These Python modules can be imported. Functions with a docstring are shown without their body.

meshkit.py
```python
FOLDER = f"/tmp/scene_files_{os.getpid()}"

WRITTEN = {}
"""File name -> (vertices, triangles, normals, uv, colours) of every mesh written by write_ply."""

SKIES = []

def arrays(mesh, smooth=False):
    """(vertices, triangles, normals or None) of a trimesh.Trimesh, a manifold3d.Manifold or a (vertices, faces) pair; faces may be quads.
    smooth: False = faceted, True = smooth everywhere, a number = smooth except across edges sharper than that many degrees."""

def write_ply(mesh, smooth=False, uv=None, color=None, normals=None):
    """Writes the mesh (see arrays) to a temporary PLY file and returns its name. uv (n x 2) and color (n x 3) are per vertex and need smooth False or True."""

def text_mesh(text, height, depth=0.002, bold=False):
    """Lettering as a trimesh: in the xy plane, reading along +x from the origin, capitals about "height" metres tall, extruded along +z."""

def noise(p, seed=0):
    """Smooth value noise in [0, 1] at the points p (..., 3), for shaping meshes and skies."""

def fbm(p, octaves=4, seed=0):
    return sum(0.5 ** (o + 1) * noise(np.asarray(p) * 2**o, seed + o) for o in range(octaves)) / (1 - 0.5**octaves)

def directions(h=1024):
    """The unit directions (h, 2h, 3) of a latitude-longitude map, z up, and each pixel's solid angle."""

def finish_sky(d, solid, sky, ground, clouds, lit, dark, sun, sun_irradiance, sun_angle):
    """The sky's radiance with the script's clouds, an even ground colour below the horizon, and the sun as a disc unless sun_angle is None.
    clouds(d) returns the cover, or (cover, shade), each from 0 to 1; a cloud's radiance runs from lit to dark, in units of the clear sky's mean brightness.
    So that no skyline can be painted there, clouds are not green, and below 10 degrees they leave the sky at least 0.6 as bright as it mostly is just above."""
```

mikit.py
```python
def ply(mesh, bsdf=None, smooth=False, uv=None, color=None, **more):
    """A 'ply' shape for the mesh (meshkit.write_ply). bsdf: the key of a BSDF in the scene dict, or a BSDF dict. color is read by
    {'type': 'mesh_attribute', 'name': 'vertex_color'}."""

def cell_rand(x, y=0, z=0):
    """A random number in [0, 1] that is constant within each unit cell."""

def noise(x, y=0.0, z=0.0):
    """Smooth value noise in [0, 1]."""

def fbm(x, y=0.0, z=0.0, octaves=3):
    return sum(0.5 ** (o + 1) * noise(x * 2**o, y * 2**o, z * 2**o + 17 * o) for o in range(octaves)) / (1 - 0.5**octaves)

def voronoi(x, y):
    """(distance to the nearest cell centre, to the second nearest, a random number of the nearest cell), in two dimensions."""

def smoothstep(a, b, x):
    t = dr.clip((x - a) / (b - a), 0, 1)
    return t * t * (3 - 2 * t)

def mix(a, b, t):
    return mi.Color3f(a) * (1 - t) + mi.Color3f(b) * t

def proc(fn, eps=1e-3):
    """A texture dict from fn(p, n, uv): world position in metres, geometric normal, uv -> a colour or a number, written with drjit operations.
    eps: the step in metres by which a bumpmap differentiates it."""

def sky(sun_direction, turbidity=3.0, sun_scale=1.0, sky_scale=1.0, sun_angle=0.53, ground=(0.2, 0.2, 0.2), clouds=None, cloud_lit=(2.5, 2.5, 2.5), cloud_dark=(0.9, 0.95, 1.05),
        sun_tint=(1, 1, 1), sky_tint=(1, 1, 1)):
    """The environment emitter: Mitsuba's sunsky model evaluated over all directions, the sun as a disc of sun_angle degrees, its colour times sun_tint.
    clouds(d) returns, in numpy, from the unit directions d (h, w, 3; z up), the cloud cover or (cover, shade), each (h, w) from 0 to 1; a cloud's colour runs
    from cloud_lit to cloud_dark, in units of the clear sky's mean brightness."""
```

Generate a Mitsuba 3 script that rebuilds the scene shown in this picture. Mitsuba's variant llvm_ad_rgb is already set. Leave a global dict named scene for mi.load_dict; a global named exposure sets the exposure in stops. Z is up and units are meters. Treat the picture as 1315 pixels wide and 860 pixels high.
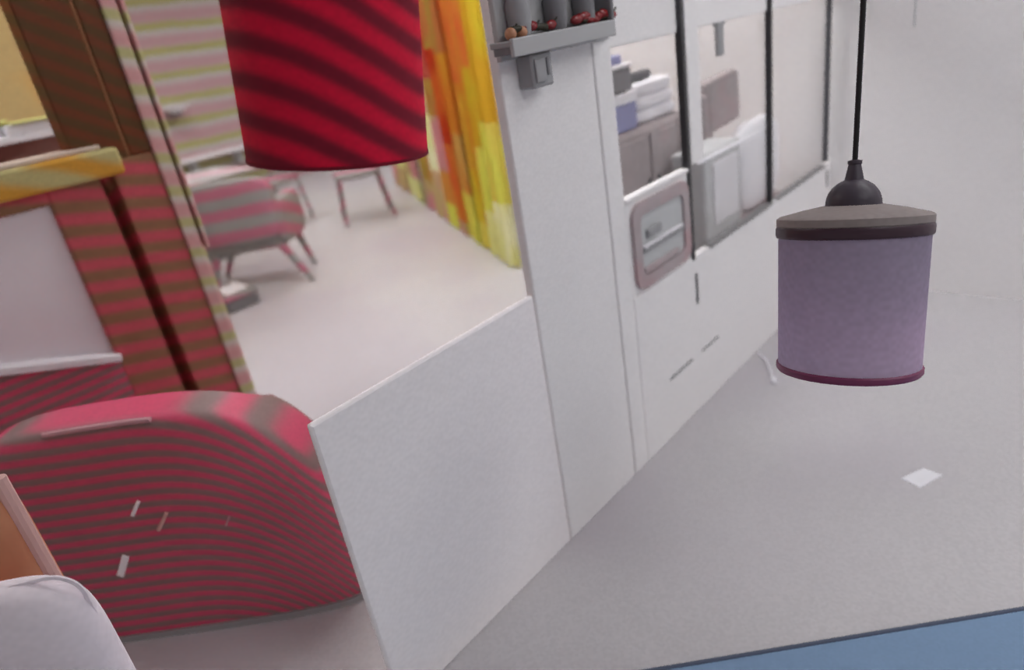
import math, random
import numpy as np, trimesh, manifold3d
import drjit as dr, mitsuba as mi
import mikit, meshkit
from mikit import proc, noise, fbm, smoothstep, mix, cell_rand
random.seed(7)
RNG = np.random.default_rng(7)
T = mi.ScalarTransform4f
scene, labels = {}, {}

# ------------------------------------------------------------------ camera, light, exposure
EYE = np.array([0.0, 0.0, 1.5])
FWD = np.array([-0.64345, 0.65085, -0.40300])
UP = np.array([-0.15684, 0.40286, 0.90172])
scene['camera'] = {'type': 'thinlens', 'aperture_radius': 0.0075, 'focus_distance': 1.30, 'fov': math.degrees(2 * math.atan(657.5 / 880.0)), 'fov_axis': 'x',
                   'near_clip': 0.02, 'far_clip': 200.0,
                   'to_world': T().look_at(origin=EYE.tolist(), target=(EYE + FWD).tolist(), up=UP.tolist())}
# grey daylight from the open glazed sides of the room behind the camera
scene['daylight'] = {'type': 'constant', 'radiance': {'type': 'rgb', 'value': [0.35, 0.35, 0.355]}}
exposure = 0.0
PANEL_W = 2.15         # ceiling light panels over the corridor
PANEL_FAR = 2.8       # the brighter panels over the seating room


# ------------------------------------------------------------------ colours and materials
def lin(*c):
    c = np.array(c, float) / 255
    return tuple(float(x) for x in np.where(c < 0.04045, c / 12.92, ((c + 0.055) / 1.055) ** 2.4))


def flat(name, c, rough=0.6, spec=0.3, **kw):
    scene['m_' + name] = {'type': 'twosided', 'b': {'type': 'principled', 'base_color': {'type': 'rgb', 'value': list(lin(*c))},
                                                  'roughness': rough, 'specular': spec, **kw}}


def tex(name, fn, rough=0.6, spec=0.3, **kw):
    scene['m_' + name] = {'type': 'twosided', 'b': {'type': 'principled', 'base_color': proc(fn), 'roughness': rough, 'specular': spec, **kw}}


def speckled(base, amp, scale, tint=None, tscale=1.5):
    b = mi.Color3f(*lin(*base))

    def fn(p, n, uv):
        g = noise(p.x * scale, p.y * scale, p.z * scale) - 0.5
        c = b * (1 + amp * g)
        if tint is not None:
            c = mix(c, mi.Color3f(*lin(*tint)), smoothstep(0.45, 0.75, fbm(p.x * tscale + 3, p.y * tscale, p.z * tscale)) * 0.7)
        return c
    return fn


def banded(a, b, coord, pitch, sharp=0.5, wob=0.0, c3=None):
    """woven bands of two or three colours along coord(p), in metres"""
    ca, cb = mi.Color3f(*lin(*a)), mi.Color3f(*lin(*b))
    cc = None if c3 is None else mi.Color3f(*lin(*c3))

    def fn(p, n, uv):
        q = coord(p) / pitch + wob * (fbm(p.x * 4, p.y * 4, p.z * 4) - 0.5)
        s = 0.5 + 0.5 * dr.sin(6.2832 * q)
        c = mix(ca, cb, smoothstep(0.5 - sharp, 0.5 + sharp, s))
        if cc is not None:
            s2 = 0.5 + 0.5 * dr.sin(6.2832 * q + 2.4)
            c = mix(c, cc, smoothstep(0.6, 1.0, s2))
        return c * (0.93 + 0.14 * noise(p.x * 160, p.y * 160, p.z * 160))
    return fn


def shells(c):
    return lambda p: dr.sqrt(dr.square(p.x - c[0]) + dr.square(p.y - c[1]) + dr.square(p.z - c[2]))


def along(d):
    return lambda p: p.x * d[0] + p.y * d[1] + p.z * d[2]


TILTED = (-0.25, 0.21, 0.97)
tex('floor', speckled((193, 190, 192), 0.10, 140, (186, 180, 187), 1.1), 0.4, 0.2)
tex('wall', speckled((231, 228, 228), 0.07, 150), 0.7, 0.2)
tex('low_wall', speckled((240, 235, 236), 0.08, 120), 0.6, 0.2)
flat('ceiling', (232, 232, 232), 0.9, 0.1)
tex('tan_wall', speckled((192, 168, 116), 0.10, 60, (204, 160, 88), 2.5), 0.7, 0.2)
tex('pastel', banded((188, 184, 182), (188, 152, 158), along((0.0, 0.012, 1.0)), 0.29, 0.5, 0.15, (172, 168, 112)), 0.7, 0.2)
flat('gloss_panel', (226, 220, 226), 0.22, 0.6)
flat('white', (222, 220, 224), 0.5, 0.3)
flat('white_gloss', (232, 231, 236), 0.25, 0.5)
flat('bright_white', (246, 244, 248), 0.4, 0.3)
flat('black', (26, 24, 26), 0.4, 0.4)
flat('mullion', (52, 52, 54), 0.4, 0.4)
flat('seam', (122, 121, 122), 0.6, 0.2)
flat('grey', (150, 150, 152), 0.5, 0.3)
flat('shelf_grey', (172, 172, 173), 0.5, 0.3)
flat('mid_grey', (118, 117, 120), 0.5, 0.3)
flat('dark_grey', (82, 82, 86), 0.5, 0.3)
flat('pale_grey', (186, 187, 188), 0.5, 0.3)
flat('blue_grey', (142, 144, 186), 0.5, 0.3)
tex('rose_grey', speckled((156, 146, 147), 0.12, 40, (164, 136, 140), 5), 0.5, 0.3)
tex('hatch_rose', speckled((172, 160, 162), 0.14, 30, (178, 146, 150), 7), 0.6, 0.2)
def lamp_wrap(p):
    w = (p.x + 0.977) * 0.755 + (p.y - 0.665) * 0.650 - (p.z - 1.358) * 0.14
    h = (p.x + 0.977) * 0.095 + (p.y - 0.665) * 0.103 + (p.z - 1.358) * 0.990
    k = dr.maximum(w + 0.14, 0.0)
    return h + 1.25 * k * k + 1.0 * k * k * k


tex('red_shade', banded((204, 16, 54), (118, 20, 40), lamp_wrap, 0.0535, 0.5, 0.3), 0.75, 0.2)
flat('red_rim', (110, 10, 32), 0.6, 0.2)
def wrapped(p):
    u = (p.x + 2.119) * 0.7417 + (p.y - 0.214) * 0.6707
    k = dr.maximum(u - 0.20, 0.0)
    return p.z + 2.0 * k * k * k


tex('burgundy', banded((206, 76, 108), (134, 110, 108), wrapped, 0.0385, 0.55, 0.10), 0.5, 0.3)
tex('red_wood', banded((190, 78, 92), (138, 100, 72), along(TILTED), 0.082, 0.5, 0.10), 0.5, 0.3)
tex('brown_wood', banded((104, 48, 18), (84, 58, 24), along((0.2, 0.5, 0.8)), 0.06, 0.5, 0.3), 0.5, 0.3)
flat('wood_line', (134, 92, 62), 0.6, 0.2)
tex('trim', banded((198, 190, 182), (200, 150, 150), along((-0.25, 0.21, 0.97)), 0.12, 0.5, 0.1, (178, 174, 120)), 0.5, 0.3)
tex('amber_rail', banded((200, 146, 48), (186, 176, 120), along((0.55, 0.35, 0.75)), 0.10, 0.5, 0.4), 0.5, 0.3)
flat('rail_top', (206, 188, 176), 0.4, 0.3)
tex('chair_stripe', banded((146, 146, 144), (178, 108, 128), along(TILTED), 0.16, 0.4, 0.2), 0.6, 0.2)
tex('table_stripe', banded((172, 172, 172), (196, 164, 172), along(TILTED), 0.22, 0.4, 0.2), 0.6, 0.2)
def shade_tone(k):
    c = mi.Color3f(*lin(180, 170, 190)) * k
    return lambda p, n, uv: c * (0.93 + 0.14 * noise(p.x * 130, p.y * 130, p.z * 130))


scene['m_lamp_shade'] = {'type': 'principledthin', 'base_color': proc(shade_tone(1.0)), 'roughness': 0.6, 'diff_trans': 1.0, 'spec_trans': 0.0, 'eta': 1.3}
tex('lamp_cap', speckled((136, 126, 124), 0.12, 150), 0.6, 0.25)
flat('lamp_ring', (58, 36, 48), 0.4, 0.4)
flat('lamp_foot', (112, 46, 82), 0.4, 0.4)
flat('lamp_dome', (62, 54, 64), 0.45, 0.4)
tex('blue_mat', speckled((122, 148, 178), 0.10, 200), 0.7, 0.2)
flat('mat_edge', (84, 92, 110), 0.7, 0.2)
tex('cushion', speckled((222, 213, 220), 0.08, 120), 0.8, 0.15)
tex('tan_leather', speckled((200, 136, 102), 0.18, 14, (178, 92, 66), 6), 0.5, 0.3)
flat('piping', (206, 166, 160), 0.6, 0.2)
flat('pink_grey', (196, 150, 158), 0.6, 0.2)
flat('pepper', (122, 22, 26), 0.3, 0.5)
flat('leaf', (50, 48, 36), 0.5, 0.3)
flat('orange_fruit', (180, 130, 100), 0.4, 0.4)
flat('paper_yellow', (206, 206, 128), 0.6, 0.2)
tex('brown_bar', speckled((126, 76, 66), 0.25, 9, (150, 110, 100), 7), 0.5, 0.3)


def dye(a, b, seed):
    ca, cb = mi.Color3f(*lin(*a)), mi.Color3f(*lin(*b))

    def fn(p, n, uv):
        g = fbm(p.x * 5 + seed, p.y * 5, p.z * 2.2 + seed)
        return mix(ca, cb, smoothstep(0.38, 0.62, g)) * (0.94 + 0.12 * noise(p.x * 90, p.y * 90, p.z * 90))
    return fn


DYES = [((222, 222, 146), (234, 234, 190)), ((216, 216, 92), (220, 200, 90)), ((206, 160, 44), (204, 182, 50)),
        ((208, 130, 48), (206, 160, 52)), ((212, 102, 54), (210, 132, 56)), ((190, 62, 34), (206, 98, 44)),
        ((206, 140, 66), (200, 158, 84)), ((176, 148, 66), (190, 120, 70)), ((176, 50, 44), (196, 110, 90)), ((206, 140, 144), (196, 172, 120))]
for i, (a, b) in enumerate(DYES):
    tex(f'dye_{i}', dye(a, b, i * 3.7), 0.85, 0.1)
scene['m_pane'] = {'type': 'thindielectric', 'int_ior': 1.3}


# ------------------------------------------------------------------ helpers
def numbered(key):
    if key not in scene and key not in labels and not any(k.startswith(key + '__') for k in scene):
        return key
    i = 1
    while f'{key}_{i:03d}' in scene or f'{key}_{i:03d}' in labels or any(k.startswith(f'{key}_{i:03d}__') for k in scene):
        i += 1
    return f'{key}_{i:03d}'


def thing(name, label, cat, group=None):
    key = numbered(name)
    labels[key] = {'label': label, 'category': cat}
    if group:
        labels[key]['group'] = group
    return key


def struct(name, label):
    labels[name] = {'label': label, 'kind': 'structure'}
    return name


def put(mesh, mat, parent, name=None, smooth=35, label=None, **kw):
    key = parent if name is None else numbered(parent + '__' + name)
    if isinstance(mesh, trimesh.Trimesh):
        mesh = mesh.copy()
    scene[key] = mikit.ply(mesh, 'm_' + mat, smooth=smooth, **kw)
    if label:
        labels[key] = {'label': label}
    return key


def box(x0, x1, y0, y1, z0, z1, r=0.0):
    lo, hi = np.minimum([x0, y0, z0], [x1, y1, z1]), np.maximum([x0, y0, z0], [x1, y1, z1])
    r = min(r, 0.45 * float((hi - lo).min()))
    if r <= 0:
        m = trimesh.creation.box(extents=hi - lo)
        m.apply_translation((lo + hi) / 2)
        return m
    pts = []
    for c in np.ndindex(2, 2, 2):
        q = np.where(np.array(c) == 0, lo, hi)
        s = np.where(np.array(c) == 0, 1, -1)
        for k in range(3):
            e = np.array([r, r, r]) * s
            e[k] = 0
            pts.append(q + e)
        pts.append(q + s * r * 0.42)
    return trimesh.Trimesh(*hull(pts), process=True)


def hull(pts):
    h = trimesh.convex.convex_hull(np.array(pts))
    return h.vertices, h.faces


def frame_box(o, ax, ay, az, lx, ly, lz, r=0.0):
    """box from corner o along three unit axes"""
    m = box(0, lx, 0, ly, 0, lz, r)
    M = np.eye(4)
    M[:3, 0], M[:3, 1], M[:3, 2], M[:3, 3] = ax, ay, az, o
    m.apply_transform(M)
    return m


def lathe(profile, n=64, base=(0, 0, 0), axis=(0, 0, 1)):
    m = trimesh.creation.revolve(np.array(profile, float), sections=n)
    M = trimesh.geometry.align_vectors([0, 0, 1], np.array(axis) / np.linalg.norm(axis))
    M[:3, 3] = base
    m.apply_transform(M)
    return m


def tube(path, r, n=12):
    path = np.array(path, float)
    rs = np.broadcast_to(r, len(path))
    t = np.gradient(path, axis=0)
    t /= np.linalg.norm(t, axis=1, keepdims=True)
    ref = np.array([0.31, 0.87, 0.38])
    v, f = [], []
    for i, p in enumerate(path):
        a = np.cross(t[i], ref)
        a /= np.linalg.norm(a)
        b = np.cross(t[i], a)
        for k in range(n):
            th = 2 * math.pi * k / n
            v.append(p + rs[i] * (a * math.cos(th) + b * math.sin(th)))
    for i in range(len(path) - 1):
        for k in range(n):
            a, b = i * n + k, i * n + (k + 1) % n
            f += [[a, b, b + n], [a, b + n, a + n]]
    v += [path[0], path[-1]]
    for k in range(n):
        f += [[len(v) - 2, (k + 1) % n, k], [len(v) - 1, (len(path) - 1) * n + k, (len(path) - 1) * n + (k + 1) % n]]
    m = trimesh.Trimesh(v, f, process=False)
    if m.volume < 0:
        m.invert()
    return m


def bar(a, b, r, n=10):
    return tube([a, b], r, n)


def superball(a, b, c, p, q, sub=5):
    """|x/a|^p + |y/b|^q + |z/c|^p = 1"""
    m = trimesh.creation.icosphere(subdivisions=sub)
    d = m.vertices
    s = np.abs(d[:, 0] / a) ** p + np.abs(d[:, 1] / b) ** q + np.abs(d[:, 2] / c) ** p
    lo, hi = np.zeros(len(d)), np.full(len(d), 4.0)
    for _ in range(50):
        k = (lo + hi) / 2
        s = np.abs(k * d[:, 0] / a) ** p + np.abs(k * d[:, 1] / b) ** q + np.abs(k * d[:, 2] / c) ** p
        lo, hi = np.where(s < 1, k, lo), np.where(s < 1, hi, k)
    m.vertices = d * lo[:, None]
    return m


def placed(m, o, ax, ay, az):
    M = np.eye(4)
    M[:3, 0], M[:3, 1], M[:3, 2], M[:3, 3] = ax, ay, az, o
    m = m.copy()
    m.apply_transform(M)
    if m.volume < 0:
        m.invert()
    return m


def rounded_plate(w, h, r, d, hole=None):
    """plate in the local xy plane, thickness d along z, optional rounded hole (inset, radius)"""
    from shapely.geometry import box as sbox
    g = sbox(r, r, w - r, h - r).buffer(r, 8)
    if hole:
        i, rr = hole
        g = g.difference(sbox(i + rr, i + rr, w - i - rr, h - i - rr).buffer(rr, 8))
    return trimesh.creation.extrude_polygon(g, d, engine='earcut')


def to_mani(m):
    m = m.copy()
    m.merge_vertices()
    return manifold3d.Manifold(manifold3d.Mesh(np.asarray(m.vertices, np.float32), np.asarray(m.faces, np.uint32)))


def from_mani(x):
    q = x.to_mesh()
    return trimesh.Trimesh(np.array(q.vert_properties[:, :3]), np.array(q.tri_verts), process=False)


XW = -1.16            # face of the glazed partition
YB = 3.64             # face of the end wall
ZC = 3.1

# ------------------------------------------------------------------ the setting
put(box(-12, 5, -6, 9, -0.1, 0), 'floor', struct('floor', 'pale speckled glossy floor'), smooth=False)
put(box(-12, 5, -6, 9, ZC, ZC + 0.1), 'ceiling', struct('ceiling', 'white ceiling'), smooth=False)
put(box(-2.95, 5, YB, YB + 0.1, 0, ZC), 'wall', struct('wall_back', 'plain white end wall behind the grey lamp'), smooth=False)
put(box(-0.828, -0.823, YB - 0.004, YB + 0.01, 1.23, ZC), 'pale_grey', 'wall_back', 'cable_strip', smooth=False)
s = struct('wall_partition', 'white partition wall with dark mullion lines')
put(box(XW - 0.03, XW, 1.284, 1.668, 0, ZC, 0.004), 'wall', s, 'pier_panel', smooth=False)
put(box(XW - 0.03, XW, 1.674, 1.76, 0, ZC, 0.004), 'wall', s, 'pier_panel', smooth=False)
put(box(XW - 0.028, XW - 0.01, 1.666, 1.676, 0, ZC), 'seam', s, 'joint', smooth=False)
put(box(XW - 0.03, XW, 1.76, YB, 0, 0.64, 0.004), 'wall', s, 'apron', smooth=False)
put(box(XW - 0.03, XW - 0.012, 1.76, YB, 1.405, ZC, 0.004), 'wall', s, 'fascia', smooth=False)
put(box(XW - 0.03, XW - 0.004, 1.76, 2.165, 0.64, 0.955, 0.004), 'wall', s, 'apron', smooth=False)
put(box(XW - 0.03, XW + 0.004, 1.76, 2.165, 0.955, 0.970, 0.004), 'wall', s, 'window_sill', smooth=False)
put(box(XW - 0.030, XW - 0.018, 2.28, 2.88, 0.950, 0.964, 0.004), 'white_gloss', s, 'window_sill', smooth=False)
for (y, z0, w, mm_) in ((2.172, 0.632, 0.008, 'mullion'), (2.890, 0.640, 0.0075, 'mullion'), (3.585, 0.655, 0.0055, 'dark_grey')):
    put(box(XW - 0.02, XW + 0.004, y - w, y + w, z0, ZC), mm_, s, 'mullion', smooth=False)
put(box(XW - 0.02, XW + 0.004, 2.178, 2.190, 0.455, 0.575), 'dark_grey', s, 'mullion', smooth=False)
put(box(XW - 0.02, XW + 0.003, 2.192, 2.28, 0.975, ZC), 'wall', s, 'mullion', smooth=False)
put(box(XW - 0.02, XW + 0.006, 3.583, 3.592, 0.53, 0.61), 'seam', s, 'mullion', smooth=False)
put(box(XW - 0.02, XW + 0.008, 2.30, 2.885, 0.636, 0.645), 'seam', s, 'glazing_bead', smooth=False)
put(box(XW - 0.02, XW + 0.008, 2.95, 3.55, 0.638, 0.646), 'seam', s, 'glazing_bead', smooth=False)
put(box(XW - 0.02, XW + 0.006, 1.95, 2.12, 0.242, 0.252, 0.003), 'grey', s, 'skirting_bead', smooth=False)
put(box(XW - 0.02, XW + 0.006, 2.20, 2.34, 0.242, 0.250, 0.003), 'grey', s, 'skirting_bead', smooth=False)
for i, (y0, y1, z0) in enumerate(((1.76, 2.165, 0.972), (2.18, 2.885, 0.64), (2.90, 3.58, 0.64))):
    w = struct(f'window_{i + 1}', 'clear glass pane in the white partition')
    pts = np.array([[XW - 0.016, y0, z0], [XW - 0.016, y1, z0], [XW - 0.016, y1, 1.405], [XW - 0.016, y0, 1.405]])
    put((pts, np.array([[0, 1, 2], [0, 2, 3]])), 'pane', w, 'pane', smooth=False)
put(box(XW - 0.018, XW, 0.56, 1.280, 0, 0.845, 0.007), 'low_wall', struct('wall_low', 'low white half wall in front of the burgundy armchair'), smooth=False)
put(box(-9.6, -9.5, 1.5, 9, 0, ZC), 'pastel', struct('wall_far', 'far wall with pale pink, olive and grey bands'), smooth=False)
put(box(-9.5, -2.95, 7.0, 7.1, 0, ZC), 'wall', struct('wall_seating', 'white wall at the back of the seating room'), smooth=False)
put(box(-5.4, -5.3, -4, 1.75, 0, ZC), 'tan_wall', struct('wall_left', 'tan yellow wall beyond the wooden divider'), smooth=False)

# ceiling light panels: each a frame and a glowing diffuser
PANELS = [((0.3, 2.6), PANEL_W), ((1.7, 0.9), PANEL_W), ((2.4, 2.6), PANEL_W), ((-3.2, 2.1), PANEL_FAR), ((-5.2, 3.4), PANEL_FAR), ((-7.4, 3.2), PANEL_FAR), ((-7.4, 5.4), PANEL_FAR),
          ((-3.6, 0.0), PANEL_W), ((-2.1, 2.7), PANEL_FAR)]
for k, ((x, y), e) in enumerate(PANELS):
    t = thing('ceiling_light', 'flat white ceiling light panel overhead', 'ceiling light', 'ceiling light panels')
    fr = placed(rounded_plate(1.26, 0.66, 0.02, 0.03, (0.03, 0.01)), (x - 0.63, y - 0.33, ZC - 0.032), (1, 0, 0), (0, 1, 0), (0, 0, 1))
    put(fr, 'white', t, 'frame', smooth=False)
    v = np.array([[x - 0.6, y - 0.3, ZC - 0.02], [x + 0.6, y - 0.3, ZC - 0.02], [x + 0.6, y + 0.3, ZC - 0.02], [x - 0.6, y + 0.3, ZC - 0.02]])
    key = put((v, np.array([[0, 2, 1], [0, 3, 2]])), 'white', t, 'diffuser', smooth=False)
    scene[key]['emitter'] = {'type': 'area', 'radiance': {'type': 'rgb', 'value': [e * 3.98, e * 4.0, e * 4.03]}}

# ------------------------------------------------------------------ pendant lamps
def unit(v):
    v = np.array(v, float)
    return v / np.linalg.norm(v)


def cord_path(a, b, sag, n=24):
    a, b = np.array(a), np.array(b)
    s = np.linspace(0, 1, n)[:, None]
    return a * (1 - s) + b * s + np.sin(np.pi * s) * np.array(sag)


t = thing('pendant_lamp', 'large red drum pendant lamp with dark wavy bands, hanging at the top', 'pendant lamp')
B, A = np.array([-0.977, 0.665, 1.358]), unit([0.095, 0.103, 0.990])
R, L = 0.1435, 0.36
out = [(R - 0.004, 0.0), (R, 0.003)] + [(R + 0.0015 * k / 10, L * k / 10) for k in range(1, 11)] + [(R - 0.002, L), (R - 0.004, L - 0.002)]
inn = [(R - 0.005, L - 0.004), (R - 0.006, 0.004), (R - 0.004, 0.0)]
put(lathe(out + inn, 96, B, A), 'red_shade', t, 'shade')
put(lathe([(R - 0.003, -0.002), (R + 0.0012, -0.001), (R + 0.0012, 0.004), (R - 0.003, 0.004), (R - 0.003, -0.002)], 96, B, A), 'red_rim', t, 'bottom_hem')
put(lathe([(0, L), (R - 0.006, L - 0.004), (R - 0.006, L + 0.001), (0.05, L + 0.012), (0, L + 0.012)], 64, B, A), 'red_rim', t, 'top_plate')
put(lathe([(0, L + 0.01), (0.03, L + 0.01), (0.028, L + 0.06), (0.01, L + 0.075), (0, L + 0.075)], 32, B, A), 'lamp_dome', t, 'socket')
put(tube(cord_path(B + A * (L + 0.07), B + A * (L + 0.07) + np.array([0.02, 0.01, ZC - 0.03 - (B + A * (L + 0.07))[2]]), (0.01, 0, 0)), 0.004, 10), 'black', t, 'cord')
put(lathe([(0, 0), (0.05, 0), (0.05, 0.02), (0.03, 0.028), (0, 0.028)], 32, (B + A * (L + 0.07) + np.array([0.02, 0.01, 0]))[:2].tolist() + [ZC - 0.03]), 'black', t, 'ceiling_rose')

t = thing('pendant_lamp', 'purple-grey drum pendant lamp with dark rims on a black cord before the end wall', 'pendant lamp')
B, A = np.array([-0.3505, 1.2305, 0.8190]), unit([-0.075, 0.240, 0.968])
R, L = 0.1225, 0.262
put(lathe([(R, 0.004)] + [(R + 0.004 * k / 10, 0.006 + (L - 0.006) * k / 10) for k in range(0, 11)], 96, B, A), 'lamp_shade', t, 'shade', smooth=True)
bulb = put(lathe([(0, 0.028)] + [(0.030 * math.sin(a), 0.058 - 0.030 * math.cos(a)) for a in np.linspace(0.2, 2.5, 14)] + [(0.014, 0.10), (0, 0.10)], 24, B + np.array([0.034, 0.030, -0.012]), A), 'white', t, 'bulb', label='small glowing bulb inside')
scene[bulb]['emitter'] = {'type': 'area', 'radiance': {'type': 'rgb', 'value': [4.2, 2.7, 3.3]}}
put(bar(B + np.array([0.034, 0.030, -0.012]) + A * 0.098, B + A * (L + 0.003), 0.012), 'lamp_dome', t, 'bulb_holder')
put(lathe([(R - 0.005, 0.0), (R + 0.001, -0.002), (R + 0.0035, 0.002), (R + 0.0035, 0.009), (R + 0.001, 0.012), (R - 0.005, 0.011), (R - 0.005, 0.0)], 96, B, A), 'lamp_foot', t, 'bottom_ring')
q = R + 0.0045
put(lathe([(q - 0.006, L - 0.012), (q + 0.002, L - 0.012), (q + 0.004, L - 0.008), (q + 0.004, L + 0.004), (q + 0.002, L + 0.008), (q - 0.006, L + 0.008), (q - 0.006, L - 0.012)], 96, B, A), 'lamp_ring', t, 'top_ring')
put(lathe([(0, L + 0.004), (q - 0.002, L + 0.004), (q + 0.003, L + 0.010), (q + 0.003, L + 0.022), (q - 0.003, L + 0.026), (0.085, L + 0.036), (0.05, L + 0.043), (0, L + 0.043)], 96, B, A), 'lamp_cap', t, 'cap')
dome = [(0, L + 0.040), (0.0475, L + 0.040)] + [(0.0465 * math.cos(a), L + 0.046 + 0.044 * math.sin(a)) for a in np.linspace(0.0, 1.2, 12)] + [(0, L + 0.088)]
put(lathe(dome, 48, B, A), 'lamp_dome', t, 'dome')
put(lathe([(0, L + 0.084), (0.017, L + 0.084), (0.0155, L + 0.090), (0.0105, L + 0.114), (0.012, L + 0.116), (0.012, L + 0.121), (0.004, L + 0.123), (0, L + 0.123)], 32, B, A), 'lamp_dome', t, 'strain_relief')
top = B + A * (L + 0.119)
put(tube(cord_path(top, (top[0], top[1], ZC - 0.03), (0.006, -0.004, 0), 40), 0.0046, 12), 'black', t, 'cord')
put(lathe([(0, 0), (0.05, 0), (0.05, 0.02), (0.03, 0.028), (0, 0.028)], 32, (top[0], top[1], ZC - 0.03)), 'black', t, 'ceiling_rose')

# ------------------------------------------------------------------ wooden booth divider at the left
XD = -2.75
t = thing('booth_divider', 'brown and red wooden divider post with amber hand rail and white infill at the left', 'divider')
put(box(XD - 0.10, XD, 0.81, 0.985, 1.30, ZC, 0.006), 'brown_wood', t, 'post', smooth=False)
put(box(XD - 0.10, XD - 0.003, 0.985, 0.995, 1.30, ZC), 'wood_line', t, 'joint_strip', smooth=False, label='pale line between the post boards')
put(box(XD - 0.10, XD, 0.995, 1.075, 1.30, ZC, 0.006), 'brown_wood', t, 'post', smooth=False)
put(box(XD - 0.20, XD, 0.69, 0.865, 0.0, 1.30, 0.006), 'red_wood', t, 'stile', smooth=False, label='reddish banded lower stile')
put(box(XD - 0.20, XD - 0.13, 0.85, 0.93, 0.0, 1.25), 'red_wood', t, 'recess_back', smooth=False, label='board at the back of the upright groove')
put(box(XD - 0.20, XD, 0.915, 1.075, 0.0, 1.30, 0.006), 'red_wood', t, 'stile', smooth=False)
put(box(XD - 0.07, XD + 0.012, 1.075, 1.128, 0.0, ZC, 0.006), 'trim', t, 'edge_trim', smooth=False, label='pale banded edge trim')
put(box(XD - 0.10, XD - 0.06, 1.075, 1.165, 0.0, ZC), 'trim', t, 'trim_back', smooth=False)
put(box(XD - 0.07, XD + 0.006, 1.146, 1.160, 0.9, ZC, 0.004), 'trim', t, 'edge_bead', smooth=False, label='thin pale bead beyond the edge trim')
put(box(XD - 0.08, XD + 0.05, -1.6, 0.945, 1.252, 1.345, 0.012), 'amber_rail', t, 'hand_rail', smooth=False, label='amber wooden rail')
put(box(XD - 0.12, XD + 0.02, -1.6, 0.90, 1.343, 1.362, 0.006), 'rail_top', t, 'rail_cap', smooth=False)
put(box(XD - 0.10, XD, -1.6, 0.692, 1.205, 1.256, 0.004), 'red_wood', t, 'top_rail', smooth=False)
put(box(XD - 0.07, XD - 0.03, -1.6, 0.692, 0.62, 1.207), 'gloss_panel', t, 'infill_panel', smooth=False, label='white infill panel')
sl = unit([0, -0.34, 0.111])
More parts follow.
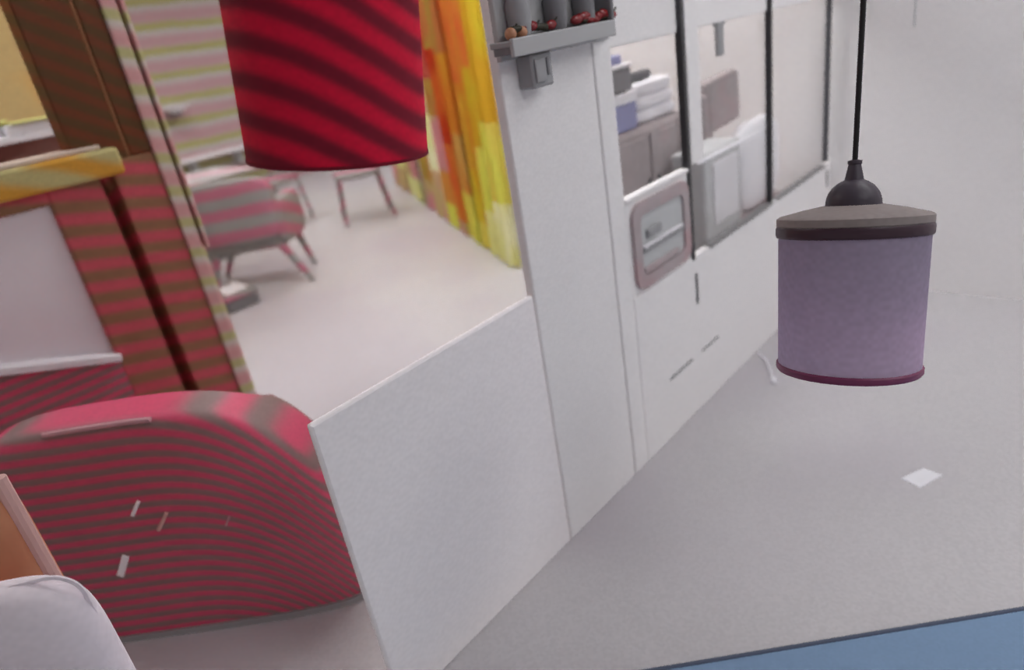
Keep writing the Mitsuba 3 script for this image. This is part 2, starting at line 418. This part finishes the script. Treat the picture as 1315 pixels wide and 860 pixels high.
put(frame_box(np.array([XD - 0.08, 0.69, 0.606]), (1, 0, 0), sl, np.cross((1, 0, 0), sl), 0.11, 0.62, -0.032) if False else
    placed(box(0, 0.11, 0, 0.62, 0, 0.030, 0.006), (XD - 0.08, 0.69, 0.606), (1, 0, 0), sl, (0, -sl[2] * -1, -sl[1])), 'white_gloss', t, 'ledge', smooth=False, label='sloping white ledge')
from shapely.geometry import Polygon
put(placed(trimesh.creation.extrude_polygon(Polygon([(0.692, 0), (0.692, 0.604), (0.12, 0.79), (-1.6, 0.79), (-1.6, 0)]), 0.10, engine='earcut'), (XD - 0.10, 0, 0), (0, 1, 0), (0, 0, 1), (1, 0, 0)), 'burgundy', t, 'base_panel', smooth=False, label='burgundy lower panel')

# ------------------------------------------------------------------ burgundy tub armchair seen from behind
o, tx, nx = np.array([-2.119, 0.214, 0.0]), np.array([0.7417, 0.6707, 0.0]), np.array([0.6707, -0.7417, 0.0])
zz = np.array([0, 0, 1.0])
t = thing('tub_armchair', 'rounded burgundy tub armchair with fine curved bands, seen from behind at lower left', 'armchair')
ball = superball(0.595, 0.155, 0.72, 3.2, 7.0, 6)
man = to_mani(ball).trim_by_plane([0, 0, 1], 0.0)
cut = to_mani(superball(0.42, 0.12, 0.34, 5, 5, 4).apply_translation([0, 0.15, 0.72]))
shell = from_mani(man - cut)
c = o + tx * 0.195 - nx * 0.14
put(placed(shell, c, tx, -nx, zz), 'burgundy', t, 'shell', smooth=40)
base = from_mani(to_mani(superball(0.602, 0.162, 0.72, 3.2, 7.0, 6)).trim_by_plane([0, 0, 1], 0.0).trim_by_plane([0, 0, -1], -0.022))
put(placed(base, c, tx, -nx, zz), 'grey', t, 'plinth', smooth=40, label='grey base strip')
put(placed(superball(0.36, 0.07, 0.05, 4, 4, 4), c - nx * 0.09 + zz * 0.41, tx, -nx, zz), 'burgundy', t, 'seat_cushion', smooth=60)


def chair_front(u, z):
    """point on the back of the armchair shell, u along tx from o"""
    k = max(0.0, 1 - abs((u - 0.195) / 0.595) ** 3.2 - (z / 0.72) ** 3.2) ** (1 / 7.0)
    return o + tx * u + zz * z + nx * (-0.14 + 0.155 * k)


put(tube([chair_front(u, 0.72 * (1 - abs((u - 0.195) / 0.595) ** 3.2) ** (1 / 3.2) * 0.985) + nx * 0.004 for u in np.linspace(0.06, 0.36, 14)], 0.008, 8), 'pink_grey', t, 'piping', label='pale piping along the top edge')
for (u0, z0, du, dz, w, m_, lb) in ((0.133, 0.235, 0.044, 0.068, 0.020, 'bright_white', 'small white tag'), (0.235, 0.435, 0.035, 0.045, 0.010, 'bright_white', 'thin pale tag'),
                                  (0.288, 0.375, 0.045, 0.055, 0.010, 'piping', 'thin orange tag'), (0.475, 0.36, 0.02, 0.03, 0.006, 'pink_grey', 'faint pink tag')):
    p0, p1 = chair_front(u0, z0), chair_front(u0 + du, z0 + dz)
    d_ = unit(p1 - p0)
    put(frame_box(p0 - np.cross(d_, nx) * w / 2 - nx * 0.004, d_, unit(np.cross(nx, d_)), unit(np.cross(d_, np.cross(nx, d_))), np.linalg.norm(p1 - p0), w, 0.008, 0.002), m_, t, 'tag', smooth=False, label=lb)

# ------------------------------------------------------------------ tan chair and white cushion at the lower left corner
t = thing('lounge_chair', 'orange-brown leather chair back with pale piping at the lower left corner', 'chair')
ox = np.array([-1.474, 0.094, 0.0])
ax = np.array([0.60, 0.80, 0.0])
nb = np.array([0.80, -0.60, 0.0])
put(placed(superball(0.34, 0.055, 0.26, 6, 4, 5), ox - ax * 0.34 - nb * 0.03 + zz * 0.68, ax, -nb, zz), 'tan_leather', t, 'backrest', smooth=60)
put(tube([ox + ax * 0.002 + zz * z - nb * 0.03 + nb * 0.012 for z in np.linspace(0.46, 0.90, 20)], 0.014, 10), 'piping', t, 'piping', label='pale piping down the edge')
put(placed(superball(0.31, 0.25, 0.05, 5, 5, 5), ox - ax * 0.36 + nb * 0.29 + zz * 0.36, ax, -nb, zz), 'tan_leather', t, 'seat', smooth=60)
for i in (-0.28, 0.28):
    for j in (0.08, 0.48):
        q = ox - ax * (0.36 + 0.9 * i) + nb * j
        put(bar(q + zz * 0.34, q * [1, 1, 0], 0.018), 'brown_wood', t, 'leg')
t = thing('cushion', 'plump white cushion leaning on the orange-brown chair back', 'cushion')
put(placed(superball(0.235, 0.062, 0.21, 5, 2.6, 5), np.array([-1.395, -0.015, 0.62]) + nb * 0.10, ax, -nb, zz), 'cushion', t, 'cover', smooth=60)
put(placed(rounded_plate(0.466, 0.416, 0.05, 0.004, (0.006, 0.045)), np.array([-1.395, -0.015, 0.62]) + nb * 0.10 - ax * 0.233 - zz * 0.208, ax, zz, -nb), 'cushion', t, 'seam', smooth=False)

# ------------------------------------------------------------------ tan room: bar counter with papers
t = thing('bar_counter', 'high brown bar counter behind the divider, papers on top', 'counter')
put(box(-4.35, -3.80, -1.5, 1.20, 1.385, 1.42, 0.006), 'white', t, 'counter_top', smooth=False, label='white counter top')
put(box(-4.25, -3.88, -1.4, 1.15, 0.0, 1.387, 0.006), 'brown_bar', t, 'body', smooth=False)
for k in range(3):
    put(box(-3.885, -3.868, 0.72 + 0.14 * k, 0.82 + 0.14 * k, 0.15, 1.33, 0.004), 'brown_bar', t, 'front_board', smooth=False)
for k, (y, x, z, m_, lb) in enumerate(((0.80, -4.0, 1.42, 'white_gloss', 'thick stack of white papers on the bar counter'), (1.0, -3.95, 1.42, 'white', 'low stack of white papers at the bar end by the post'),
                                       (0.84, -4.0, 1.478, 'paper_yellow', 'yellow-green sheet lying on the thick paper stack'), (1.03, -3.93, 1.463, 'paper_yellow', 'yellow-green sheet on the low paper stack by the post'))):
    t = thing('paper_stack' if k < 2 else 'paper_sheet', lb, 'papers' if k < 2 else 'paper')
    h = (0.058, 0.043, 0.012, 0.010)[k]
    put(box(x - 0.15, x + 0.15, y - 0.095, y + 0.095, z, z + h, 0.003), m_, t, smooth=False)

# ------------------------------------------------------------------ shelf on the partition with red peppers
t = thing('wall_shelf', 'grey box shelf with red peppers high on the white partition', 'shelf')
put(box(XW - 0.005, XW + 0.012, 1.284, 1.74, 1.432, 2.0, 0.003), 'shelf_grey', t, 'back_board', smooth=False)
put(box(XW, XW + 0.07, 1.262, 1.685, 1.462, 1.476, 0.003), 'grey', t, 'board', smooth=False)
put(box(XW + 0.060, XW + 0.072, 1.262, 1.685, 1.440, 1.480, 0.003), 'shelf_grey', t, 'front_lip', smooth=False)
put(box(XW + 0.006, XW + 0.062, 1.265, 1.66, 1.446, 1.464, 0.003), 'mid_grey', t, 'underside', smooth=False)
put(box(XW, XW + 0.07, 1.673, 1.687, 1.44, 1.9, 0.003), 'mid_grey', t, 'side_board', smooth=False)
put(box(XW, XW + 0.062, 1.262, 1.685, 1.600, 1.612, 0.003), 'pale_grey', t, 'board', smooth=False)
for k, y in enumerate((1.34, 1.48, 1.60)):
    t = thing('storage_pot', ('round dark grey pot left on the red pepper shelf', 'round dark grey pot in the middle of the pepper shelf', 'round dark grey pot right on the pepper shelf')[k], 'pot')
    put(lathe([(0, 0.0), (0.022, 0.0), (0.028, 0.02), (0.029, 0.07), (0.024, 0.085), (0.024, 0.09), (0.02, 0.09), (0.018, 0.08), (0, 0.08)], 32, (XW + 0.034, y, 1.476)), ('grey', 'mid_grey', 'mid_grey')[k], t, 'body')
    put(lathe([(0, 0.088), (0.025, 0.088), (0.024, 0.097), (0.008, 0.1), (0.006, 0.112), (0, 0.113)], 24, (XW + 0.034, y, 1.476)), 'dark_grey', t, 'lid')
spots = [(1.205, 'orange_fruit'), (1.22, 'leaf'), (1.243, 'orange_fruit'), (1.262, 'pepper'), (1.285, 'pepper'), (1.305, 'leaf'), (1.33, 'leaf'), (1.352, 'pepper')] + \
        [(1.455 + 0.019 * k, 'pepper') for k in range(9)] + [(1.49, 'leaf'), (1.58, 'leaf')]
for k, (y, m_) in enumerate(spots):
    y = 1.285 + (y - 1.205) * 1.03
    nm, lb, cat = {'pepper': ('red_pepper', 'small dark red pepper on the grey shelf, in the ' + ('left' if y < 1.5 else 'right') + ' row', 'pepper'), 'leaf': ('dried_leaf', 'dark dried leaf among the peppers on the grey shelf, ' + ('left' if y < 1.5 else 'right') + ' row', 'leaf'),
                   'orange_fruit': ('orange_fruit', 'small pale orange fruit at the left end of the grey shelf', 'fruit')}[m_]
    t = thing(nm, lb, cat, {'pepper': 'red peppers', 'leaf': 'dried leaves', 'orange_fruit': 'orange fruits'}[m_] + (' in the left row' if y < 1.5 else ' in the right row'))
    a = RNG.uniform(-0.5, 0.5)
    r = 0.011 if m_ != 'leaf' else 0.008
    mm = placed(superball(0.023, r, r, 2, 2, 3), (XW + 0.050, y, 1.490 + RNG.uniform(-0.002, 0.010)), (math.sin(a) * 0.6, math.cos(a), 0), (-1, 0, 0), (0, 0.1, 1)) if m_ != 'orange_fruit' else \
        placed(superball(0.014, 0.013, 0.014, 2, 2, 3), (XW + 0.050, y, 1.489), (1, 0, 0), (0, 1, 0), (0, 0, 1))
    if m_ == 'leaf':
        put(mm, m_, t)
    else:
        put(mm, m_, t, 'flesh')
        put(bar((XW + 0.050, y + 0.012, 1.497), (XW + 0.054, y + 0.022, 1.508), 0.0022, 6), 'leaf', t, 'stem')
t = thing('wall_speaker', 'small grey wall device fixed under the red pepper shelf', 'wall device')
put(box(XW, XW + 0.05, 1.345, 1.425, 1.360, 1.44, 0.006), 'grey', t, 'case', smooth=False)
put(box(XW + 0.05, XW + 0.056, 1.352, 1.392, 1.372, 1.425, 0.003), 'grey', t, 'front_plate', smooth=False)
put(box(XW + 0.05, XW + 0.054, 1.398, 1.408, 1.385, 1.425, 0.002), 'mid_grey', t, 'switch', smooth=False)

# ------------------------------------------------------------------ rounded hatch under the first window
t = thing('wall_hatch', 'rounded rose-grey hatch with two inner ribs under the first glass pane', 'hatch')
hp = lambda w, h, r, d, y, z, x, hole=None: placed(rounded_plate(w, h, r, d, hole), (x, y, z), (0, 1, 0), (0, 0, 1), (1, 0, 0))
put(hp(0.365, 0.285, 0.045, 0.014, 1.782, 0.655, XW - 0.004, (0.040, 0.03)), 'hatch_rose', t, 'frame', smooth=False)
put(hp(0.30, 0.22, 0.03, 0.004, 1.815, 0.688, XW - 0.003), 'pale_grey', t, 'back_plate', smooth=False)
put(box(XW, XW + 0.012, 1.83, 2.10, 0.772, 0.790, 0.004), 'grey', t, 'rib', smooth=False)
put(box(XW, XW + 0.016, 1.83, 2.09, 0.790, 0.798, 0.003), 'white', t, 'rib', smooth=False)
put(box(XW, XW + 0.010, 1.835, 2.06, 0.700, 0.722, 0.004), 'hatch_rose', t, 'rib', smooth=False)
put(box(XW, XW + 0.014, 1.86, 1.95, 0.815, 0.845, 0.01), 'grey', t, 'grip', smooth=False)

# ------------------------------------------------------------------ things behind the glass
XK = -1.5
t = thing('serving_cabinet', 'rose-grey cabinet standing behind the first glass pane', 'cabinet')
put(box(XK - 0.35, XK, 2.12, 2.86, 0.0, 1.06, 0.02), 'rose_grey', t, 'body', smooth=False)
for (y0, y1, y) in ((2.16, 2.47, 2.44), (2.49, 2.82, 2.52)):
    dk = put(box(XK, XK + 0.012, y0, y1, 0.08, 1.03, 0.004), 'rose_grey', t, 'door', smooth=False)
    put(bar((XK + 0.022, y, 0.72), (XK + 0.022, y, 0.86), 0.006), 'dark_grey', dk, 'handle')
t = thing('linen_stack', 'white folded linen stack on the rose-grey cabinet behind the glass', 'linen')
for k in range(3):
    put(placed(superball(0.17 - 0.006 * k, 0.12, 0.028, 6, 6, 4), (XK - 0.16, 2.66 - 0.01 * k, 1.088 + 0.054 * k), (0, 1, 0), (-1, 0, 0), (0, 0, 1)), 'white_gloss', t, 'folded_cloth', smooth=50)
for k, (y, z, lb) in enumerate(((2.27, 1.06, 'lower blue-grey box on the cabinet behind the glass'), (2.25, 1.21, 'upper blue-topped grey box behind the first glass pane'))):
    t = thing('storage_box', lb, 'box')
    put(box(XK - 0.24, XK - 0.03, y - 0.03, y + 0.20, z, z + (0.105 if k == 0 else 0.085), 0.008), 'blue_grey' if k == 0 else 'mid_grey', t, 'body', smooth=False)
    put(box(XK - 0.245, XK - 0.025, y - 0.035, y + 0.205, z + (0.105 if k == 0 else 0.085), z + (0.145 if k == 0 else 0.102), 0.005), 'white_gloss' if k == 0 else 'white', t, 'lid', smooth=False)
    if k:
        put(box(XK - 0.20, XK - 0.05, y, y + 0.17, z + 0.102, z + 0.135, 0.006), 'blue_grey', t, 'label_band', smooth=False)
t = thing('roll', 'grey horizontal roll lying on the white linen behind the glass', 'roll')
put(bar((XK - 0.10, 2.52, 1.243), (XK - 0.10, 2.68, 1.243), 0.019, 16), 'dark_grey', t)
scene[t] = scene[t]
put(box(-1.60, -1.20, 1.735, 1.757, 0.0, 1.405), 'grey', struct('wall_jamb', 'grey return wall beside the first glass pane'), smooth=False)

t = thing('side_chair', 'rose-grey chair turned sideways behind the second glass pane', 'chair')
put(placed(superball(0.16, 0.03, 0.115, 12, 4, 5), (XK, 3.14, 1.045), unit([0, 1, 0.06]), (-1, 0, 0), unit([0, -0.06, 1])), 'rose_grey', t, 'backrest', smooth=50)
put(box(XK - 0.03, XK + 0.02, 2.935, 3.03, 0.50, 1.10, 0.012), 'rose_grey', t, 'rear_post', smooth=False)
put(box(XK - 0.28, XK + 0.19, 2.93, 3.56, 0.46, 0.51, 0.015), 'rose_grey', t, 'seat', smooth=False)
for (x, y) in ((-0.25, 2.96), (-0.25, 3.52), (0.16, 2.96), (0.16, 3.52)):
    put(bar((XK + x, y, 0), (XK + x, y, 0.47), 0.014), 'rose_grey', t, 'leg')
t = thing('pillow', 'white pillow resting on the sideways chair behind the glass', 'pillow')
put(placed(superball(0.235, 0.055, 0.21, 4, 2.6, 4), (XK + 0.095, 3.30, 0.722), (0, 1, 0), (-1, 0, 0), (0, 0, 1)), 'white_gloss', t, smooth=60)
t = thing('tall_box', 'light grey upright box low behind the second glass pane', 'box')
put(box(XW - 0.28, XW - 0.13, 2.55, 2.88, 0.0, 0.93, 0.01), 'pale_grey', t, 'body', smooth=False)
put(box(XW - 0.13, XW - 0.122, 2.61, 2.84, 0.62, 0.88, 0.003), 'white', t, 'front_panel', smooth=False)
t = thing('window_bracket', 'short grey bracket hanging at the head of the second glass pane', 'bracket')
put(box(-1.189, -1.174, 2.46, 2.51, 1.295, 1.406, 0.004), 'grey', t, 'stem', smooth=False)
put(box(-1.190, -1.172, 2.45, 2.52, 1.396, 1.406, 0.003), 'grey', t, 'fixing_plate', smooth=False)

# ------------------------------------------------------------------ orange and lime drapes at the end of the partition
t = thing('drape', 'long orange, amber and lime drape hanging between the red lamp and the white partition', 'curtain')
P0, D = np.array([-3.06, 3.30, 0.0]), unit([-2.44, 1.35, 0])
N = np.array([D[1], -D[0], 0])


def fabric(s0, s1, z0, z1, ph):
    ns, nz = 25, max(4, int(16 * (z1 - z0)))
    v, f = [], []
    for j in range(nz):
        z = z0 + (z1 - z0) * j / (nz - 1)
        for i in range(ns):
            a = i / (ns - 1)
            k = s0 + (s1 - s0) * (0.5 + (a - 0.5) * (1.0 + 0.06 * math.sin(3 * z + ph)))
            w = 0.028 * math.sin(a * 4 * math.pi + ph + 0.5 * z) + 0.012 * math.sin(a * 9 * math.pi + ph)
            q = P0 + D * k + N * (w - 0.03)
            v.append([q[0], q[1], z])
    for j in range(nz - 1):
        for i in range(ns - 1):
            a = j * ns + i
            f += [[a, a + 1, a + ns + 1], [a, a + ns + 1, a + ns]]
    m = trimesh.Trimesh(v, f, process=False)
    n_ = m.vertex_normals * 0.003
    k = len(m.vertices)
    rim = [i for i in range(ns - 1)]
    vv = np.vstack([m.vertices + n_, m.vertices - n_])
    ff = np.vstack([m.faces, m.faces[:, ::-1] + k])
    return trimesh.Trimesh(vv, ff, process=False)


LENGTHS = [(0.0, 0.20, ((3.02, 2), (0.98, 1), (0.45, 0))), (0.20, 0.45, ((3.02, 4), (1.32, 2), (0.80, 1), (0.35, 0))), (0.45, 0.75, ((3.02, 4), (1.22, 3), (0.62, 2), (0.22, 1))),
           (0.75, 1.05, ((3.02, 7), (1.42, 3), (0.85, 6), (0.40, 1))), (1.05, 1.30, ((3.02, 7), (1.46, 5), (0.75, 4), (0.12, 9))), (1.30, 1.62, ((3.02, 8), (1.24, 7), (0.95, 9), (0.50, 6), (0.22, 1))),
           (1.62, 2.05, ((3.02, 9), (0.95, 0), (0.45, 9))), (2.05, 2.60, ((3.02, 9), (0.60, 7), (0.30, 9))), (2.60, 3.30, ((3.02, 0), (0.55, 9), (0.25, 0))), (3.30, 4.20, ((3.02, 9), (0.50, 0), (0.28, 9)))]
HUE = ('pale lime', 'lime yellow', 'amber yellow', 'amber', 'orange', 'red-orange', 'light orange', 'olive amber', 'dark red', 'pale pink')
for i, (s0, s1, zs) in enumerate(LENGTHS):
    for k, (z1, dy) in enumerate(zs):
        z0 = zs[k + 1][0] if k + 1 < len(zs) else 0.015
        put(fabric(s0 - 0.01, s1 + 0.01, z0, z1 + 0.004, i * 1.3), f'dye_{dy}', t, 'fabric_panel', smooth=True, label=HUE[dy] + ' sewn panel')
put(bar(P0 + zz * (ZC - 0.05) - D * 0.1, P0 + zz * (ZC - 0.05) + D * 4.3, 0.015), 'dark_grey', t, 'curtain_rod')

# ------------------------------------------------------------------ seating room: tables and chairs
def cafe_chair(label, x, y, rot, mat, group=None):
    t = thing('cafe_chair', label, 'chair', group)
    c, s = math.cos(rot), math.sin(rot)
    ax_, ay_ = np.array([c, s, 0]), np.array([-s, c, 0])
    O = np.array([x, y, 0.0])
    put(placed(superball(0.22, 0.22, 0.03, 4, 4, 4), O + zz * 0.46, ax_, ay_, zz), mat, t, 'seat', smooth=50)
    bk = superball(0.22, 0.022, 0.21, 4, 4, 4)
    bk.vertices[:, 1] += 0.9 * bk.vertices[:, 0] ** 2
    put(placed(bk, O - ay_ * 0.22 + zz * 0.74, ax_, -ay_, unit(zz + ay_ * -0.12)), mat, t, 'backrest', smooth=50)
    for i in (-1, 1):
        put(tube([O + ax_ * 0.19 * i - ay_ * 0.27, O + ax_ * 0.18 * i - ay_ * 0.20 + zz * 0.45, O + ax_ * 0.18 * i - ay_ * 0.25 + zz * 0.82], 0.016, 8), mat, t, 'leg')
        put(bar(O + ax_ * 0.19 * i + ay_ * 0.22, O + ax_ * 0.18 * i + ay_ * 0.18 + zz * 0.45, 0.016), mat, t, 'leg')


def cafe_table(label, x, y, w, mat, z=0.74):
    t = thing('cafe_table', label, 'table')
    put(box(x - w / 2, x + w / 2, y - w / 2, y + w / 2, z - 0.03, z, 0.006), mat, t, 'table_top', smooth=False)
    put(lathe([(0, 0), (0.22, 0), (0.22, 0.012), (0.05, 0.03), (0.035, 0.06), (0.035, z - 0.06), (0.10, z - 0.03), (0, z - 0.03)], 32, (x, y, 0)), 'mid_grey', t, 'pedestal')
    return t


cafe_table('grey square cafe table between the post and the red lamp', -6.35, 2.75, 0.80, 'table_stripe')
t = thing('club_chair', 'stout grey and pink banded club chair between the divider post and the red lamp', 'chair')
O, cu, cv = np.array([-5.06, 2.50, 0.0]), unit([0.76, 0.65, 0]), unit([0.65, -0.76, 0])
put(placed(superball(0.33, 0.26, 0.12, 5, 5, 5), O + zz * 0.40, cu, -cv, zz), 'chair_stripe', t, 'seat', smooth=50)
put(placed(superball(0.33, 0.07, 0.24, 5, 4, 5), O + cv * 0.24 + zz * 0.60, cu, -cv, zz), 'chair_stripe', t, 'backrest', smooth=50)
for i in (-1, 1):
    put(placed(superball(0.06, 0.26, 0.17, 4, 5, 4), O + cu * 0.30 * i + zz * 0.48, cu, -cv, zz), 'chair_stripe', t, 'armrest', smooth=50)
    for j in (-1, 1):
        put(tube([O + cu * 0.25 * i + cv * 0.2 * j + zz * 0.33, O + cu * (0.30 + (0.14 if i * j > 0 else 0.02)) * i + cv * 0.24 * j], [0.035, 0.016], 10), 'chair_stripe', t, 'leg')
cafe_chair('grey and pink banded chair to the left of the grey square table', -6.2, 1.98, 0.5, 'chair_stripe')
cafe_chair('grey and pink banded chair behind the grey square table', -6.7, 3.65, 3.4, 'chair_stripe')
cafe_chair('grey banded chair under the bottom rim of the red lamp', -5.75, 4.05, 2.6, 'chair_stripe')
t = thing('low_crate', 'low grey crate on the floor beside the divider post', 'crate')
put(box(-4.90, -4.60, 1.92, 2.16, 0.0, 0.10, 0.008), 'mid_grey', t, 'body', smooth=False)
put(box(-4.91, -4.59, 1.91, 2.17, 0.085, 0.115, 0.006), 'chair_stripe', t, 'rim', smooth=False)
t = thing('white_tray', 'small white tray lying on the low grey crate', 'tray')
put(box(-4.86, -4.66, 1.96, 2.12, 0.115, 0.130, 0.005), 'bright_white', t, 'plate', smooth=False)
put(box(-4.86, -4.66, 2.11, 2.125, 0.128, 0.146, 0.004), 'bright_white', t, 'rim', smooth=False)
t = thing('wall_ledge', 'long white ledge along the banded far wall', 'ledge')
put(box(-9.5, -9.2, 3.9, 5.6, 0.585, 0.625, 0.01), 'white_gloss', t, 'top', smooth=False)
for y in (4.1, 4.75, 5.4):
    put(box(-9.5, -9.28, y - 0.03, y + 0.03, 0.42, 0.587, 0.01), 'pale_grey', t, 'bracket', smooth=False)
t = thing('wall_light', 'small white bowl light on the banded far wall beside the post', 'wall light')
put(lathe([(0, 0), (0.06, 0.0), (0.15, 0.05), (0.17, 0.08), (0.16, 0.085), (0.13, 0.055), (0, 0.03)], 32, (-9.32, 4.10, 1.20)), 'white_gloss', t, 'bowl')
put(lathe([(0, -0.03), (0.05, -0.03), (0.06, 0.002), (0, 0.002)], 24, (-9.32, 4.10, 1.20)), 'dark_grey', t, 'base')
put(box(-9.5, -9.32, 4.085, 4.115, 1.17, 1.20), 'dark_grey', t, 'arm', smooth=False)

# ------------------------------------------------------------------ small things on the floor
t = thing('floor_mat', 'pale blue floor mat with thin dark edging at the lower right corner', 'mat')
mo, mx, my = np.array([-0.674, 1.031, 0.0]), unit([0.639, 0.620, 0]), unit([0.620, -0.639, 0])
put(frame_box(mo - mx * 0.55 + my * 0.012, mx, my, zz * -1, 3.2, 1.2, -0.0, 0) if False else placed(box(0, 3.2, -1.2, -0.010, 0, 0.012, 0.003), mo - mx * 0.55, mx, -my, zz), 'blue_mat', t, 'pile', smooth=False)
put(placed(box(0, 3.2, -0.012, 0.0, 0, 0.015, 0.003), mo - mx * 0.55, mx, -my, zz), 'mat_edge', t, 'edging', smooth=False, label='thin dark edging')
t = thing('paper_note', 'small white diamond-shaped note lying on the open floor below the grey lamp', 'paper')
q = np.array([[-0.407, 2.051], [-0.364, 2.135], [-0.307, 2.124], [-0.349, 2.028]])
from shapely.geometry import Polygon
put(trimesh.creation.extrude_polygon(Polygon(q), 0.003, engine='earcut'), 'white_gloss', t, smooth=False)
t = thing('cable', 'thin pale cable on the floor by the partition foot, left of the grey lamp', 'cable')
cp = np.array([[-1.145, 2.70, 0.006], [-1.13, 2.68, 0.006], [-1.10, 2.66, 0.006], [-1.06, 2.60, 0.006], [-1.03, 2.55, 0.006], [-1.0, 2.50, 0.006]])
put(tube(cp, 0.005, 8), 'white_gloss', t, 'wire')
put(placed(box(0, 0.04, -0.011, 0.011, 0, 0.018, 0.004), (-1.0, 2.50, 0.0), unit([0.5, -0.85, 0]), unit([0.85, 0.5, 0]), zz), 'white_gloss', t, 'plug', smooth=False)
